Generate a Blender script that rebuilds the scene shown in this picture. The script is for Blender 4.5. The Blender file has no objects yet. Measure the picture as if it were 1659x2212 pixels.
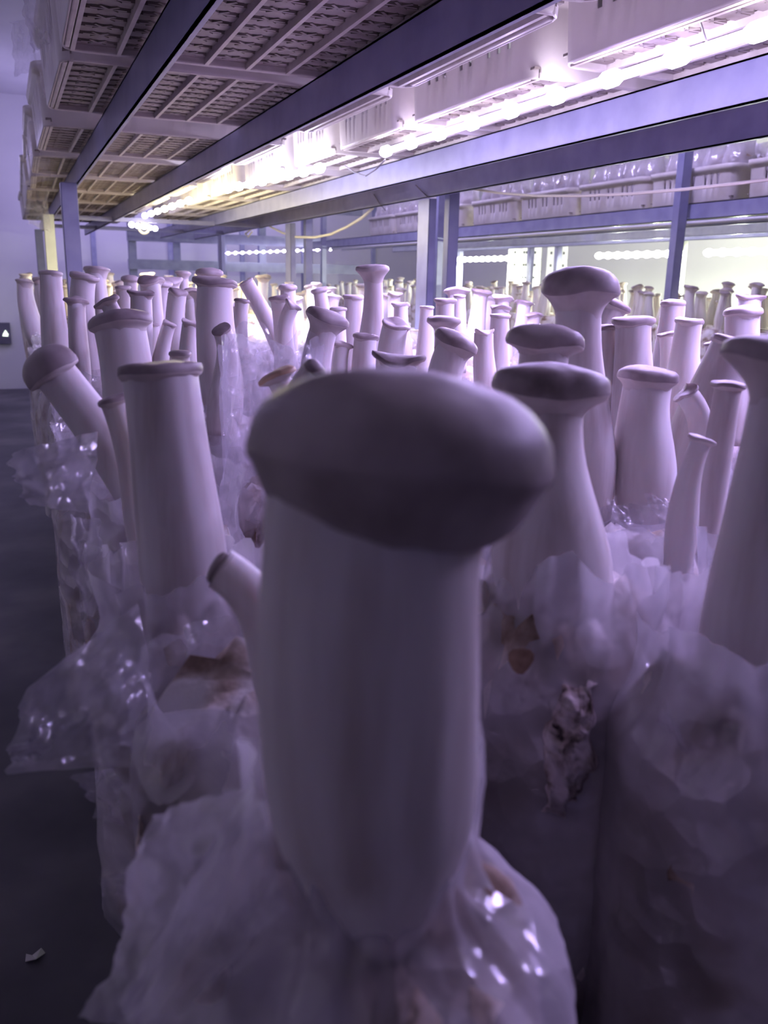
import bpy, math, random
import numpy as np
from mathutils import Vector, Matrix, noise as mnoise

# ------------------------------------------------------------------ camera
EYE = 1.20                                   # eye height above the floor, metres
FPX, CX, CY = 1858.0, 829.5, 1106.0          # focal length in pixels of the 1659 x 2212 frame
def _cam_axes():
    dy = np.array([(25 - CX) / FPX, (588 - CY) / FPX, 1.0]); dy /= np.linalg.norm(dy)
    dd = np.array([(683 - CX) / FPX, (8000 - CY) / FPX, 1.0]); dd -= dy * (dd @ dy); dd /= np.linalg.norm(dd)
    dz = -dd
    return np.stack([np.cross(dy, dz), dy, dz], 1)
MC = _cam_axes()                             # world -> camera (x right, y down, z forward)
sc = bpy.context.scene
COL = sc.collection
cam_data = bpy.data.cameras.new('camera')
cam_data.sensor_fit = 'VERTICAL'; cam_data.sensor_height = 24.0
cam_data.lens = FPX / 2212.0 * 24.0
cam_data.clip_start = 0.01; cam_data.clip_end = 60
cam_data.dof.use_dof = True; cam_data.dof.focus_distance = 0.85; cam_data.dof.aperture_fstop = 9.5
cam = bpy.data.objects.new('camera', cam_data); COL.objects.link(cam)
r_, d_, f_ = MC[0], MC[1], MC[2]
cam.matrix_world = Matrix(((r_[0], -d_[0], -f_[0], 0), (r_[1], -d_[1], -f_[1], 0), (r_[2], -d_[2], -f_[2], EYE), (0, 0, 0, 1)))
sc.camera = cam

# ------------------------------------------------------------------ world, exposure
sc.view_settings.view_transform = 'Standard'
sc.view_settings.look = 'None'
sc.view_settings.exposure = 0.35
sc.view_settings.gamma = 1.0
sc.view_settings.use_curve_mapping = False
wd = bpy.data.worlds.new('world'); sc.world = wd; wd.use_nodes = True
wd.node_tree.nodes['Background'].inputs[0].default_value = (0.41, 0.33, 0.76, 1)
wd.node_tree.nodes['Background'].inputs[1].default_value = 0.092
sc.cycles.max_bounces = 6; sc.cycles.transparent_max_bounces = 10; sc.cycles.adaptive_threshold = .03
sc.cycles.caustics_reflective = False; sc.cycles.caustics_refractive = False
sc.cycles.sample_clamp_indirect = 4.0

LAV = (0.55, 0.42, 1.0)
COOL = (0.68, 0.64, 1.0)
WARM = (1.0, 0.90, 0.55)
GREENISH = (0.93, 1.0, 0.80)
P_MAIN, P_SECOND, P_WARM, P_NEIGHBOUR, P_FAR = 25.0, 16.0, 8.0, 130.0, 1.0

# ------------------------------------------------------------------ helpers
def ray(u, v):
    return MC.T @ np.array([(u - CX) / FPX, (v - CY) / FPX, 1.0])
def at_depth(u, v, d):
    p = ray(u, v) * d; return np.array([p[0], p[1], p[2] + EYE])
def at_axis(u, v, axis, val):
    k = ray(u, v); p = k * (val - (EYE if axis == 2 else 0)) / k[axis]; return np.array([p[0], p[1], p[2] + EYE])
HF = np.array([MC[2][0], MC[2][1], 0]); HF /= np.linalg.norm(HF)      # horizontal view direction
HR = np.array([HF[1], -HF[0], 0])
def at_forward(u, v, s):
    k = ray(u, v); p = k * s / (k @ HF); return np.array([p[0], p[1], p[2] + EYE])

def link(name, verts, faces, mats, parent=None, loc=(0, 0, 0), smooth=True, fm=None):
    me = bpy.data.meshes.new(name)
    me.from_pydata([tuple(map(float, p)) for p in verts], [], faces)
    for m in (mats if isinstance(mats, (list, tuple)) else [mats]): me.materials.append(m)
    if fm is not None: me.polygons.foreach_set('material_index', fm)
    if smooth: me.polygons.foreach_set('use_smooth', [True] * len(me.polygons))
    me.update()
    o = bpy.data.objects.new(name, me); COL.objects.link(o); o.location = loc
    if parent is not None: o.parent = parent
    return o
def empty(name, loc, label=None, cat=None, group=None):
    o = bpy.data.objects.new(name, None); COL.objects.link(o); o.location = loc; o.empty_display_size = .02
    tag(o, label, cat, group); return o
def tag(o, label=None, cat=None, group=None, kind=None):
    if label: o['label'] = label
    if cat: o['category'] = cat
    if group: o['group'] = group
    if kind: o['kind'] = kind
    return o
def dup(root, loc, rot=(0, 0, 0), scale=None, label=None, group=None):
    r = root.copy(); COL.objects.link(r); r.location = loc; r.rotation_euler = rot
    if scale is not None: r.scale = scale
    if label: r['label'] = label
    if group: r['group'] = group
    for ch in list(root.children):
        c = ch.copy(); COL.objects.link(c); c.parent = r
        for g in list(ch.children):
            k = g.copy(); COL.objects.link(k); k.parent = c
    return r
class MB:
    def __init__(s): s.v = []; s.f = []
    def box(s, x0, y0, z0, x1, y1, z1):
        n = len(s.v)
        s.v += [(x0, y0, z0), (x1, y0, z0), (x1, y1, z0), (x0, y1, z0), (x0, y0, z1), (x1, y0, z1), (x1, y1, z1), (x0, y1, z1)]
        s.f += [tuple(n + i for i in q) for q in ((0, 3, 2, 1), (4, 5, 6, 7), (0, 1, 5, 4), (1, 2, 6, 5), (2, 3, 7, 6), (3, 0, 4, 7))]
        return s
    def bar(s, a, b, w, h):
        a, b = Vector(a), Vector(b); d = (b - a).normalized()
        up = Vector((0, 0, 1)) if abs(d.z) < .9 else Vector((0, 1, 0))
        sx = d.cross(up).normalized(); uy = sx.cross(d); n = len(s.v)
        for p in (a, b):
            for i, j in ((-1, -1), (1, -1), (1, 1), (-1, 1)): s.v.append(tuple(p + sx * i * w / 2 + uy * j * h / 2))
        s.f += [tuple(n + i for i in q) for q in ((3, 2, 1, 0), (4, 5, 6, 7), (0, 1, 5, 4), (1, 2, 6, 5), (2, 3, 7, 6), (3, 0, 4, 7))]
        return s
    def build(s, name, mat, parent=None, loc=(0, 0, 0), smooth=False, bevel=0):
        o = link(name, s.v, s.f, mat, parent, loc, smooth)
        if bevel:
            m = o.modifiers.new('bevel', 'BEVEL'); m.width = bevel; m.segments = 2; m.limit_method = 'ANGLE'
        return o
def tube(name, pts, r, mat, parent=None, n=8, loc=(0, 0, 0), closed_ends=True):
    pts = [np.array(p, float) for p in pts]; v = []; f = []
    for i, p in enumerate(pts):
        t = pts[min(i + 1, len(pts) - 1)] - pts[max(i - 1, 0)]; t /= np.linalg.norm(t)
        a = np.cross(t, (0, 0, 1.0) if abs(t[2]) < .9 else (0, 1.0, 0)); a /= np.linalg.norm(a); b = np.cross(t, a)
        rr = r[i] if isinstance(r, (list, tuple)) else r
        for k in range(n):
            th = 2 * math.pi * k / n; v.append(p + rr * (a * math.cos(th) + b * math.sin(th)))
    for i in range(len(pts) - 1):
        for k in range(n): f.append((i * n + k, i * n + (k + 1) % n, (i + 1) * n + (k + 1) % n, (i + 1) * n + k))
    if closed_ends: f += [tuple(range(n))[::-1], tuple((len(pts) - 1) * n + k for k in range(n))]
    return link(name, v, f, mat, parent, loc)
def fract(p, sc_, seed, octv=3):
    return mnoise.fractal(Vector((p[0] * sc_ + seed * 7.13, p[1] * sc_ - seed * 3.7, p[2] * sc_ + seed * 1.9)), .9, 2.1, octv)

# ------------------------------------------------------------------ materials
def mat(name, col, rough=.5, spec=.4, sss=0, sss_r=(.01, .007, .006), metal=0):
    m = bpy.data.materials.new(name); m.use_nodes = True
    b = m.node_tree.nodes['Principled BSDF']
    b.inputs['Base Color'].default_value = (*col, 1); b.inputs['Roughness'].default_value = rough
    b.inputs['Specular IOR Level'].default_value = spec; b.inputs['Metallic'].default_value = metal
    if sss:
        b.inputs['Subsurface Weight'].default_value = sss; b.inputs['Subsurface Radius'].default_value = (1, .75, .65)
        b.inputs['Subsurface Scale'].default_value = sss_r[0]
    return m
def nd(m, t, **kw):
    n = m.node_tree.nodes.new(t)
    for k, v in kw.items():
        if k in n.inputs: n.inputs[k].default_value = v
        else: setattr(n, k, v)
    return n
def ln(m, a, b): m.node_tree.links.new(a, b)
def mottle(m, cols, scale=8, detail=4, stretch=(1, 1, 1), pos=None, bump=0, bump_scale=None, rnd=True, dist=.002):
    b = m.node_tree.nodes['Principled BSDF']
    tc = nd(m, 'ShaderNodeTexCoord'); mp = nd(m, 'ShaderNodeMapping'); mp.inputs['Scale'].default_value = stretch
    ln(m, tc.outputs['Object'], mp.inputs['Vector'])
    if rnd:
        oi = nd(m, 'ShaderNodeObjectInfo'); ml = nd(m, 'ShaderNodeMath', operation='MULTIPLY'); ml.inputs[1].default_value = 37.0
        ln(m, oi.outputs['Random'], ml.inputs[0]); cb = nd(m, 'ShaderNodeCombineXYZ'); ln(m, ml.outputs[0], cb.inputs[0]); ln(m, ml.outputs[0], cb.inputs[2])
        ln(m, cb.outputs[0], mp.inputs['Location'])
    nz = nd(m, 'ShaderNodeTexNoise'); nz.inputs['Scale'].default_value = scale; nz.inputs['Detail'].default_value = detail
    ln(m, mp.outputs[0], nz.inputs['Vector'])
    cr = nd(m, 'ShaderNodeValToRGB'); e = cr.color_ramp.elements
    pos = pos or [.3 + .4 * i / (len(cols) - 1) for i in range(len(cols))]
    while len(e) < len(cols): e.new(.5)
    for i, c in enumerate(cols): e[i].position = pos[i]; e[i].color = (*c, 1)
    ln(m, nz.outputs['Fac'], cr.inputs[0]); ln(m, cr.outputs[0], b.inputs['Base Color'])
    if bump:
        n2 = nz
        if bump_scale:
            n2 = nd(m, 'ShaderNodeTexNoise'); n2.inputs['Scale'].default_value = bump_scale; n2.inputs['Detail'].default_value = 3; ln(m, mp.outputs[0], n2.inputs['Vector'])
        bp = nd(m, 'ShaderNodeBump'); bp.inputs['Strength'].default_value = bump; bp.inputs['Distance'].default_value = dist
        ln(m, n2.outputs['Fac'], bp.inputs['Height']); ln(m, bp.outputs[0], b.inputs['Normal'])
    return m
M = {}
M['stem'] = mottle(mat('mushroom_stem', (.8, .76, .72), .55, .25, .25, (.012,)), [(.58, .515, .47), (.79, .745, .715), (.85, .82, .79)], 60, 4, (1, 1, .12), bump=.25, dist=.0008)
M['gill'] = mottle(mat('mushroom_gills', (.7, .62, .55), .7, .15, .15, (.008,)), [(.60, .53, .48), (.74, .68, .63)], 70, 3, (1, 1, .15), bump=.2, dist=.0008)
M['cap'] = mottle(mat('mushroom_cap', (.5, .43, .42), .5, .3, .1, (.006,)), [(.17, .13, .125), (.34, .285, .275), (.49, .43, .41)], 34, 5, (1, 1, 1), pos=[.30, .47, .66], bump=.15, dist=.0006)
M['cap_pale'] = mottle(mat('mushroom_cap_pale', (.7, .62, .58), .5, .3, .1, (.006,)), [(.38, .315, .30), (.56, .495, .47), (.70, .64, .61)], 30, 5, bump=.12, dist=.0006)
M['cap_tan'] = mottle(mat('mushroom_cap_tan', (.6, .42, .28), .5, .3, .1, (.006,)), [(.42, .27, .16), (.62, .45, .31)], 30, 4)
M['mycelium'] = mottle(mat('mycelium', (.75, .7, .66), .85, .1), [(.22, .155, .11), (.50, .41, .34), (.76, .71, .68), (.82, .78, .77)], 24, 7, pos=[.34, .43, .52, .72], bump=.7, bump_scale=70, dist=.004)
M['crumb'] = mottle(mat('crumb', (.6, .5, .45), .9, .1), [(.05, .04, .04), (.45, .36, .32), (.76, .68, .66)], 90, 6, pos=[.32, .42, .58], bump=.8, dist=.004)
M['steel'] = mottle(mat('painted_steel', (.30, .30, .44), .38, .5), [(.24, .24, .40), (.29, .29, .46), (.33, .33, .49)], 14, 5, rnd=False)
M['steel_pale'] = mottle(mat('pale_steel', (.62, .64, .58), .45, .5), [(.56, .58, .52), (.66, .68, .62)], 14, 4, rnd=False)
M['crate'] = mottle(mat('crate_plastic', (.72, .66, .62), .42, .45), [(.60, .54, .50), (.70, .65, .61), (.76, .71, .68)], 9, 5, bump=.05)
M['crate_rib'] = mottle(mat('crate_rib', (.62, .56, .52), .42, .5), [(.56, .50, .45), (.74, .69, .64)], 22, 4)  # lighter than the base: the strip's light on the ribs is coloured in
M['crate_dark'] = mottle(mat('crate_base', (.34, .29, .26), .5, .4), [(.17, .135, .12), (.27, .23, .21), (.36, .315, .29)], 20, 6)  # brown-grey, darker than the crate walls
M['concrete'] = mottle(mat('concrete', (.10, .095, .11), .55, .4), [(.038, .035, .043), (.075, .070, .080), (.14, .13, .135)], 2.3, 8, rnd=False, bump=.2, dist=.01)
M['wall'] = mottle(mat('wall_panel', (.62, .60, .66), .6, .3), [(.56, .54, .60), (.66, .64, .69)], 1.2, 5, rnd=False)
M['wall_warm'] = mottle(mat('wall_panel_pale', (.82, .82, .78), .6, .3), [(.76, .76, .72), (.85, .85, .81)], 1.2, 5, rnd=False)
M['dark'] = mat('slot_shade', (.05, .05, .06), .5)  # dark colour standing in for the shade inside the stacked crates' slots
M['housing'] = mat('sign_housing', (.11, .10, .15), .5)
M['cord'] = mat('cream_cord', (.80, .74, .60), .45)
M['wire'] = mat('thin_wire', (.16, .14, .18), .5)
M['white'] = mat('white_plastic', (.78, .77, .78), .4)
M['paper'] = mat('paper_scrap', (.55, .54, .5), .8)
M['spot'] = mottle(mat('brown_spot', (.35, .22, .14), .7), [(.26, .16, .10), (.40, .27, .18)], 300, 3)
M['husk'] = mottle(mat('dry_film', (.5, .42, .34), .6, .4), [(.42, .34, .27), (.62, .54, .45)], 30, 4)
def emis(name, col, s):
    m = bpy.data.materials.new(name); m.use_nodes = True; nt = m.node_tree; nt.nodes.remove(nt.nodes['Principled BSDF'])
    e = nt.nodes.new('ShaderNodeEmission'); e.inputs[0].default_value = (*col, 1); e.inputs[1].default_value = s
    ln(m, e.outputs[0], nt.nodes['Material Output'].inputs[0]); return m
M['led'] = emis('led_chip', (.86, .78, 1.0), 26)
M['led_tape'] = emis('led_tape', (.70, .56, 1.0), 5)
M['led_cool'] = emis('led_cool', (.86, .82, 1.0), 22)
M['led_warm'] = emis('led_warm', (1.0, .93, .62), 22)
M['led_green'] = emis('led_greenish', (.95, 1.0, .84), 9)
M['sign_lit'] = emis('sign_lit', (.85, 1.0, .85), 2.0)
def film(name, lo, hi, tint=(.86, .84, .88), bump=1.0, gloss=.30):
    m = bpy.data.materials.new(name); m.use_nodes = True; nt = m.node_tree; nt.nodes.remove(nt.nodes['Principled BSDF'])
    tc = nd(m, 'ShaderNodeTexCoord')
    nz = nd(m, 'ShaderNodeTexNoise'); nz.inputs['Scale'].default_value = 45; nz.inputs['Detail'].default_value = 3; ln(m, tc.outputs['Object'], nz.inputs['Vector'])
    vo = nd(m, 'ShaderNodeTexVoronoi'); vo.inputs['Scale'].default_value = 60; ln(m, tc.outputs['Object'], vo.inputs['Vector'])
    ad = nd(m, 'ShaderNodeMath', operation='ADD'); ln(m, nz.outputs['Fac'], ad.inputs[0]); ln(m, vo.outputs['Distance'], ad.inputs[1])
    bp = nd(m, 'ShaderNodeBump'); bp.inputs['Strength'].default_value = bump; bp.inputs['Distance'].default_value = .006; ln(m, ad.outputs[0], bp.inputs['Height'])
    tr = nd(m, 'ShaderNodeBsdfTransparent'); tr.inputs[0].default_value = (.97, .96, .98, 1)
    df = nd(m, 'ShaderNodeBsdfDiffuse'); df.inputs[0].default_value = (*tint, 1)
    tl = nd(m, 'ShaderNodeBsdfTranslucent'); tl.inputs[0].default_value = (*tint, 1)
    gl = nd(m, 'ShaderNodeBsdfGlossy'); gl.inputs['Roughness'].default_value = .20; gl.inputs[0].default_value = (1, 1, 1, 1)
    for n in (gl, df): ln(m, bp.outputs[0], n.inputs['Normal'])
    m1 = nd(m, 'ShaderNodeMixShader'); m1.inputs[0].default_value = .5; ln(m, df.outputs[0], m1.inputs[1]); ln(m, tl.outputs[0], m1.inputs[2])
    m2 = nd(m, 'ShaderNodeMixShader'); m2.inputs[0].default_value = gloss; ln(m, m1.outputs[0], m2.inputs[1]); ln(m, gl.outputs[0], m2.inputs[2])
    n3 = nd(m, 'ShaderNodeTexNoise'); n3.inputs['Scale'].default_value = 14; n3.inputs['Detail'].default_value = 4; ln(m, tc.outputs['Object'], n3.inputs['Vector'])
    mr = nd(m, 'ShaderNodeMapRange'); mr.inputs[1].default_value = .35; mr.inputs[2].default_value = .65; mr.inputs[3].default_value = lo; mr.inputs[4].default_value = hi
    ln(m, n3.outputs['Fac'], mr.inputs[0])
    m3 = nd(m, 'ShaderNodeMixShader'); ln(m, mr.outputs[0], m3.inputs[0]); ln(m, tr.outputs[0], m3.inputs[1]); ln(m, m2.outputs[0], m3.inputs[2])
    ln(m, m3.outputs[0], nt.nodes['Material Output'].inputs[0]); return m
M['film'] = film('bag_film', .22, .58)
M['film_flap'] = film('bag_film_flap', .34, .66)
M['film_white'] = film('bag_film_white', .62, .88, (.84, .80, .84), .25, .12)
M['film_clear'] = film('bag_film_clear', .20, .46, (.9, .88, .92))
M['film_near'] = film('bag_film_near', .34, .76, (.88, .86, .88), .8, .20)
M['film_thin'] = film('bag_film_thin', .16, .42)

# ------------------------------------------------------------------ room
XL, XR, YB, YF, ZC = -1.35, 4.9, 10.0, -1.6, 2.9
def slab(name, a, b, m):
    o = MB().box(*a, *b).build(name, m); tag(o, kind='structure'); return o
slab('floor', (XL - .2, YF - .2, -.1), (XR + .2, YB + .2, 0), M['concrete'])
slab('ceiling', (XL - .2, YF - .2, ZC), (XR + .2, YB + .2, ZC + .1), M['wall'])
wb = slab('wall_back', (XL - .2, YB, 0), (XR + .2, YB + .12, ZC), M['wall'])
slab('wall_left', (XL - .12, YF, 0), (XL, YB, ZC), M['wall'])
slab('wall_right', (XR, YF, 0), (XR + .12, YB, ZC), M['wall_warm'])
for k in range(1, 7):
    x = .0 + k * .8
    MB().box(x, YB - .02, 0, x + .05, YB + .001, ZC).build('panel_strip', M['steel'], wb)
# ------------------------------------------------------------------ lamps
def lamp(p, col, w, r=.012):
    l = bpy.data.lights.new('led_or_fill_light', 'POINT'); l.color = col; l.energy = w; l.shadow_soft_size = r
    o = bpy.data.objects.new('led_or_fill_light', l); COL.objects.link(o); o.location = p; return o
def led_strip(p0, p1, step, col, w, m_led, m_tape, label, group=None, rad=.007, bead=(.013, .026), spill=.13, spill_n=5, spread=3.14):
    p0, p1 = np.array(p0, float), np.array(p1, float); L = np.linalg.norm(p1 - p0); n = max(2, int(round(L / step)) + 1)
    root = empty('led_strip', tuple((p0 + p1) / 2), label, 'light', group); c = (p0 + p1) / 2
    tube('tape', [p0 - c, p1 - c], rad, m_tape, root)
    d = (p1 - p0) / L; me = None
    for i in range(n):
        p = p0 + (p1 - p0) * i / (n - 1)
        if me is None:
            v = []; f = []; N, K = 8, 5
            for a in range(K + 1):
                ph = math.pi * a / K
                for b in range(N):
                    th = 2 * math.pi * b / N
                    loc = d * math.cos(ph) * bead[1] + np.cross(d, (0, 0, 1)) * math.sin(ph) * math.cos(th) * bead[0] + np.array((0, 0, 1)) * math.sin(ph) * math.sin(th) * bead[0]
                    v.append(loc)
            for a in range(K):
                for b in range(N): f.append((a * N + b, a * N + (b + 1) % N, (a + 1) * N + (b + 1) % N, (a + 1) * N + b))
            o = link('led', v, f, m_led, root, tuple(p - c)); me = o.data
        else:
            o = bpy.data.objects.new('led', me); COL.objects.link(o); o.parent = root; o.location = tuple(p - c)
    # the chips face down; a little light also spills to the sides and upwards
    if w > 0:
        l = bpy.data.lights.new('led_or_fill_light', 'AREA'); l.shape = 'RECTANGLE'; l.size = .014; l.size_y = L; l.color = col; l.energy = w; l.spread = spread
        o = bpy.data.objects.new('led_or_fill_light', l); COL.objects.link(o)
        o.matrix_world = Matrix.Translation(Vector(c) - Vector((0, 0, .03))) @ Vector((0, 0, -1)).rotation_difference(Vector((0, 0, -1))).to_matrix().to_4x4() @ Matrix.Rotation(-math.atan2(d[0], d[1]), 4, 'Z')
        for k in range(spill_n):
            q = p0 + (p1 - p0) * (k + .5) / spill_n; lamp((q[0], q[1], q[2] - .016), col, w * spill / spill_n)
    return root
Z = lambda z: z + EYE
led_strip((.800, .152, Z(.280)), (.800, 1.92, Z(.280)), .136, LAV, P_MAIN, M['led'], M['led_tape'],
          'violet-white beaded LED strip hung along the upper shelf beside the blue beam')
led_strip((.735, 2.20, Z(.268)), (.640, 2.95, Z(.268)), .10, COOL, P_SECOND, M['led_cool'], M['led_cool'],
          'white glowing LED strip further along the upper shelf, past the gap in the lighting', spill=.3, spread=2.2)
led_strip((.61, 3.30, Z(.262)), (.57, 4.15, Z(.256)), .15, WARM, P_WARM, M['led_warm'], M['led_warm'],
          'warm yellowish LED strip section deep along the upper shelf near the pale post', spill=.9)
led_strip((.535, 4.35, Z(.225)), (.70, 4.75, Z(.232)), .1, LAV, .5, M['led_cool'], M['led_tape'],
          'short violet tube light at the far end of the near rack')
for (y0, y1), lb in (((5.95, 6.95), 'greenish-white LED strip under the neighbouring rack, farthest of its three strips'),
                     ((4.05, 4.80), 'bright LED strip under the neighbouring rack between its dark posts'),
                     ((3.00, 3.82), 'bright LED strip under the neighbouring rack at the right of the leaning post')):
    led_strip((3.5, y0, Z(.180)), (3.5, y1, Z(.180)), .10, GREENISH, P_NEIGHBOUR / 3, M['led_green'], M['led_green'], lb, bead=(.022, .035), rad=.014, spill=.3 if y0 > 5 else 3.4, spill_n=2)
led_strip((1.85, 8.46, Z(.212)), (2.95, 8.47, Z(.285)), .07, COOL, .5, M['led_cool'], M['led_tape'],
          'distant string of small white beads at the back of the room', rad=.004, bead=(.014, .016), spill=0, spill_n=0)
# added unseen fill lamps that brighten the aisle, end wall and rack behind
for x, y, z, p in ((-.75, 2.5, 2.5, 3), (-.6, 8.4, 2.1, 15), (1.0, 9.1, 2.1, 20), (2.6, 9.2, 2.1, 14), (1.85, 2.6, 2.35, 30), (1.85, 5.0, 2.35, 30)):
    lamp((x, y, z), (.58, .50, 1.0), p * P_FAR, .10)

# ------------------------------------------------------------------ racks
RX = (.195, .475, .975, 1.21)
ZR0, ZR1 = .25, .31            # rail bottom and top (relative to the eye)
ZB = -.36                      # crates of this shelf stand at this height
def rail(root, x, y0, y1, z0, z1, dirn=1, m='steel'):
    # folded steel channel: web, two flanges
    b = MB(); t = .003; w = .009 * dirn
    xs = sorted((x, x + t * dirn)); b.box(xs[0], y0, z0, xs[1], y1, z1)
    fl = sorted((x, x + w)); b.box(fl[0], y0, z0, fl[1], y1, z0 + t); b.box(fl[0], y0, z1 - t, fl[1], y1, z1)
    return b.build('rail', M[m], root)
def post(root, x, y, z1, m='steel', w=.045, dp=None):
    b = MB(); h = w / 2; t = .004
    if dp:
        return b.box(x - h, y - dp / 2, 0, x - h + t, y + dp / 2, z1).box(x - h, y - dp / 2, 0, x + h, y - dp / 2 + t, z1).box(x - h, y + dp / 2 - t, 0, x + h, y + dp / 2, z1).build('post', M[m], root, bevel=.0015)
    b.box(x - h, y - h, 0, x + h, y - h + t, z1); b.box(x + h - t, y - h, 0, x + h, y + h, z1); b.box(x - h, y + h - t, 0, x + h, y + h, z1); b.box(x - h, y - h, 0, x - h + t, y + h, z1)
    return b.build('post', M[m], root, bevel=.002)
rack = empty('steel_rack', (.7, 2.5, 0), 'blue-grey steel shelving rack over the nearest mushrooms, with long rails overhead', 'rack')
rack.location = (0, 0, 0)
YR0, YR1 = .05, 6.4
for i, x in enumerate(RX):
    rail(rack, x, YR0 + (.25 if i < 2 else .1), YR1, Z(ZR0), Z(ZR1))
    rail(rack, x, YR0, YR1, Z(ZB - .062), Z(ZB - .002))
for y in (2.77, 4.28, 5.8):
    post(rack, .170, y, Z(ZR0 if y < 3 else ZR0), 'steel' if y < 4 or y > 5 else 'steel_pale')
for y in (2.62, 4.13, 5.64): post(rack, 1.237, y, Z(ZR0), w=.026, dp=.084)
for y in (2.60, 4.10): post(rack, 1.315, y, Z(.33), w=.036)
for y in (.4, 1.46, 2.05, 2.66, 3.27, 3.9, 4.6, 5.5):
    MB().box(.2, y - .012, Z(ZR0 - .0), 1.23, y + .012, Z(ZR0 + .02)).build('cross_bar', M['steel'], rack) if y > 4 else None
for x, y in ((.17, .3), (1.235, .3), (.17, 1.3), (1.235, 1.25)):
    b = MB().box(x - .02, y - .02, 0, x + .02, y + .02, Z(ZB - .06)); b.build('post', M['steel'], rack)

nb = empty('steel_rack', (0, 0, 0), 'grey steel shelving rack behind, carrying the row of filled crates', 'rack')
for x in (2.47, 2.75, 3.25, 3.52):
    rail(nb, x, 1.6, 7.6, Z(.250), Z(.310)); rail(nb, x, 1.6, 7.6, Z(ZB - .062), Z(ZB - .002))
rail(nb, 2.44, 1.6, 7.6, Z(.250), Z(.309))
for x, y in ((2.40, 2.80), (2.36, 6.95), (3.56, 4.10), (3.56, 5.36), (3.56, 5.72), (3.56, 6.85), (2.40, 4.9)):
    post(nb, x, y, Z(.50 if x < 3 else .26), 'steel' if y != 4.10 else 'steel_pale', .04)
tube('conduit', [(2.43, 1.6, Z(.235)), (2.43, 3.2, Z(.237)), (2.43, 5.2, Z(.236)), (2.43, 7.2, Z(.237))], .007, M['white'], nb)
far = empty('steel_rack', (0, 0, 0), 'dim steel rack at the far end of the room behind the bead lights', 'rack')
for k in range(5):
    post(far, 1.05 + k * .42, 8.6 + .1 * (k % 2), 2.2, 'steel', .07)
for z in (.05, .30, .62):
    MB().box(1.0, 8.5, Z(z), 3.3, 8.56, Z(z + .09)).build('rail', M['steel'], far)
MB().box(1.0, 8.4, Z(-.42), 3.3, 8.7, Z(-.36)).build('rail', M['steel'], far)

# ------------------------------------------------------------------ crates
def crate_parts(root, lx, ly, h=.128):
    # rounded tapered wall ring with slits, rim, ribbed base
    def ring(hx, hy, rc, cols):
        pts = []
        seq = [(hx - rc, hy - rc, 0), (-(hx - rc), hy - rc, 90), (-(hx - rc), -(hy - rc), 180), (hx - rc, -(hy - rc), 270)]
        for q, (cx, cy, a0) in enumerate(seq):
            for k in range(4):
                a = math.radians(a0 + 90 * k / 3); pts.append((cx + rc * math.cos(a), cy + rc * math.sin(a)))
            nx, ny, na = seq[(q + 1) % 4]
            a = math.radians(a0 + 90); p0 = (cx + rc * math.cos(a), cy + rc * math.sin(a)); p1 = (nx + rc * math.cos(math.radians(na)), ny + rc * math.sin(math.radians(na)))
            for k in range(1, cols): pts.append((p0[0] + (p1[0] - p0[0]) * k / cols, p0[1] + (p1[1] - p0[1]) * k / cols))
        return pts
    cols = 36; lv = [(0.0, .966, .030), (.004, .972, .034), (.055, .982, .036), (.098, .990, .037), (.106, .992, .037), (.108, 1.02, .040), (h, 1.03, .042), (h, .975, .036)]
    v = []; f = []
    for z, s, rc in lv:
        for x, y in ring(lx / 2 * s, ly / 2 * s, rc, cols): v.append((x, y, z))
    n = len(v) // len(lv); per = 4 + cols - 1
    slit = set()
    for side in range(4):
        for c0 in (5, 8, 11, 17, 20, 26, 29, 32):
            slit.add(side * per + 3 + c0)
    for i in range(len(lv) - 1):
        for k in range(n):
            if i == 2 and k in slit: continue
            f.append((i * n + k, i * n + (k + 1) % n, (i + 1) * n + (k + 1) % n, (i + 1) * n + k))
    o = link('wall', v, f, M['crate'], root, smooth=True)
    m = o.modifiers.new('solid', 'SOLIDIFY'); m.thickness = .0028; m.offset = -1
    b = MB(); bx, by = lx / 2 * .955, ly / 2 * .955
    b.box(-bx, -by, .0135, bx, by, .017)
    o = b.build('base_plate', M['crate_dark'], root)
    b = MB(); ny = 10
    for k in range(ny + 1):                       # ridges across
        y = -by + .012 + (2 * by - .024) * k / ny
        b.bar((-bx + .01, y, .0125), (bx - .01, y, .0125), .024, .007)
    for k in range(ny):                           # star shaped lattice in each cell
        y = -by + .012 + (2 * by - .024) * (k + .5) / ny
        for j in range(int(2 * bx / .064)):
            x = -bx + .045 + j * .064
            for a in (0, 60, 120):
                dx, dy = .022 * math.cos(math.radians(a)), .013 * math.sin(math.radians(a))
                b.bar((x - dx, y - dy, .0105), (x + dx, y + dy, .0105), .004, .006)
    b.build('base_lattice', M['crate_dark'], root)
    b = MB()
    for j in range(int(2 * bx / .064) + 1):       # long ribs
        x = -bx + .012 + j * .064
        b.box(x - .003, -by + .006, -.0005, x + .003, by - .006, .012)
    b.build('base_ribs', M['crate_rib'], root)
    b = MB(); e = .014
    b.box(-bx + .01, -by, 0, bx - .01, -by + .008, .014).box(-bx + .01, by - .008, 0, bx - .01, by, .014).box(-bx, -by + .02, 0, -bx + .008, by - .02, .014).box(bx - .008, -by + .02, 0, bx, by - .02, .014)
    b.build('base_edge', M['crate_rib'], root, bevel=.002)
crate0 = None
def crate(x, y, z, label, group, sy=1.0):
    global crate0
    if crate0 is None:
        crate0 = empty('crate', (x, y, z), label, 'crate', group); crate_parts(crate0, .57, .47); r = crate0
    else: r = dup(crate0, (x, y, z), label=label, group=group)
    r.scale = (1, sy, 1); r.rotation_euler = (0, 0, (hash((round(x, 2), round(y, 2))) % 7 - 3) * .004)
    return r
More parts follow.
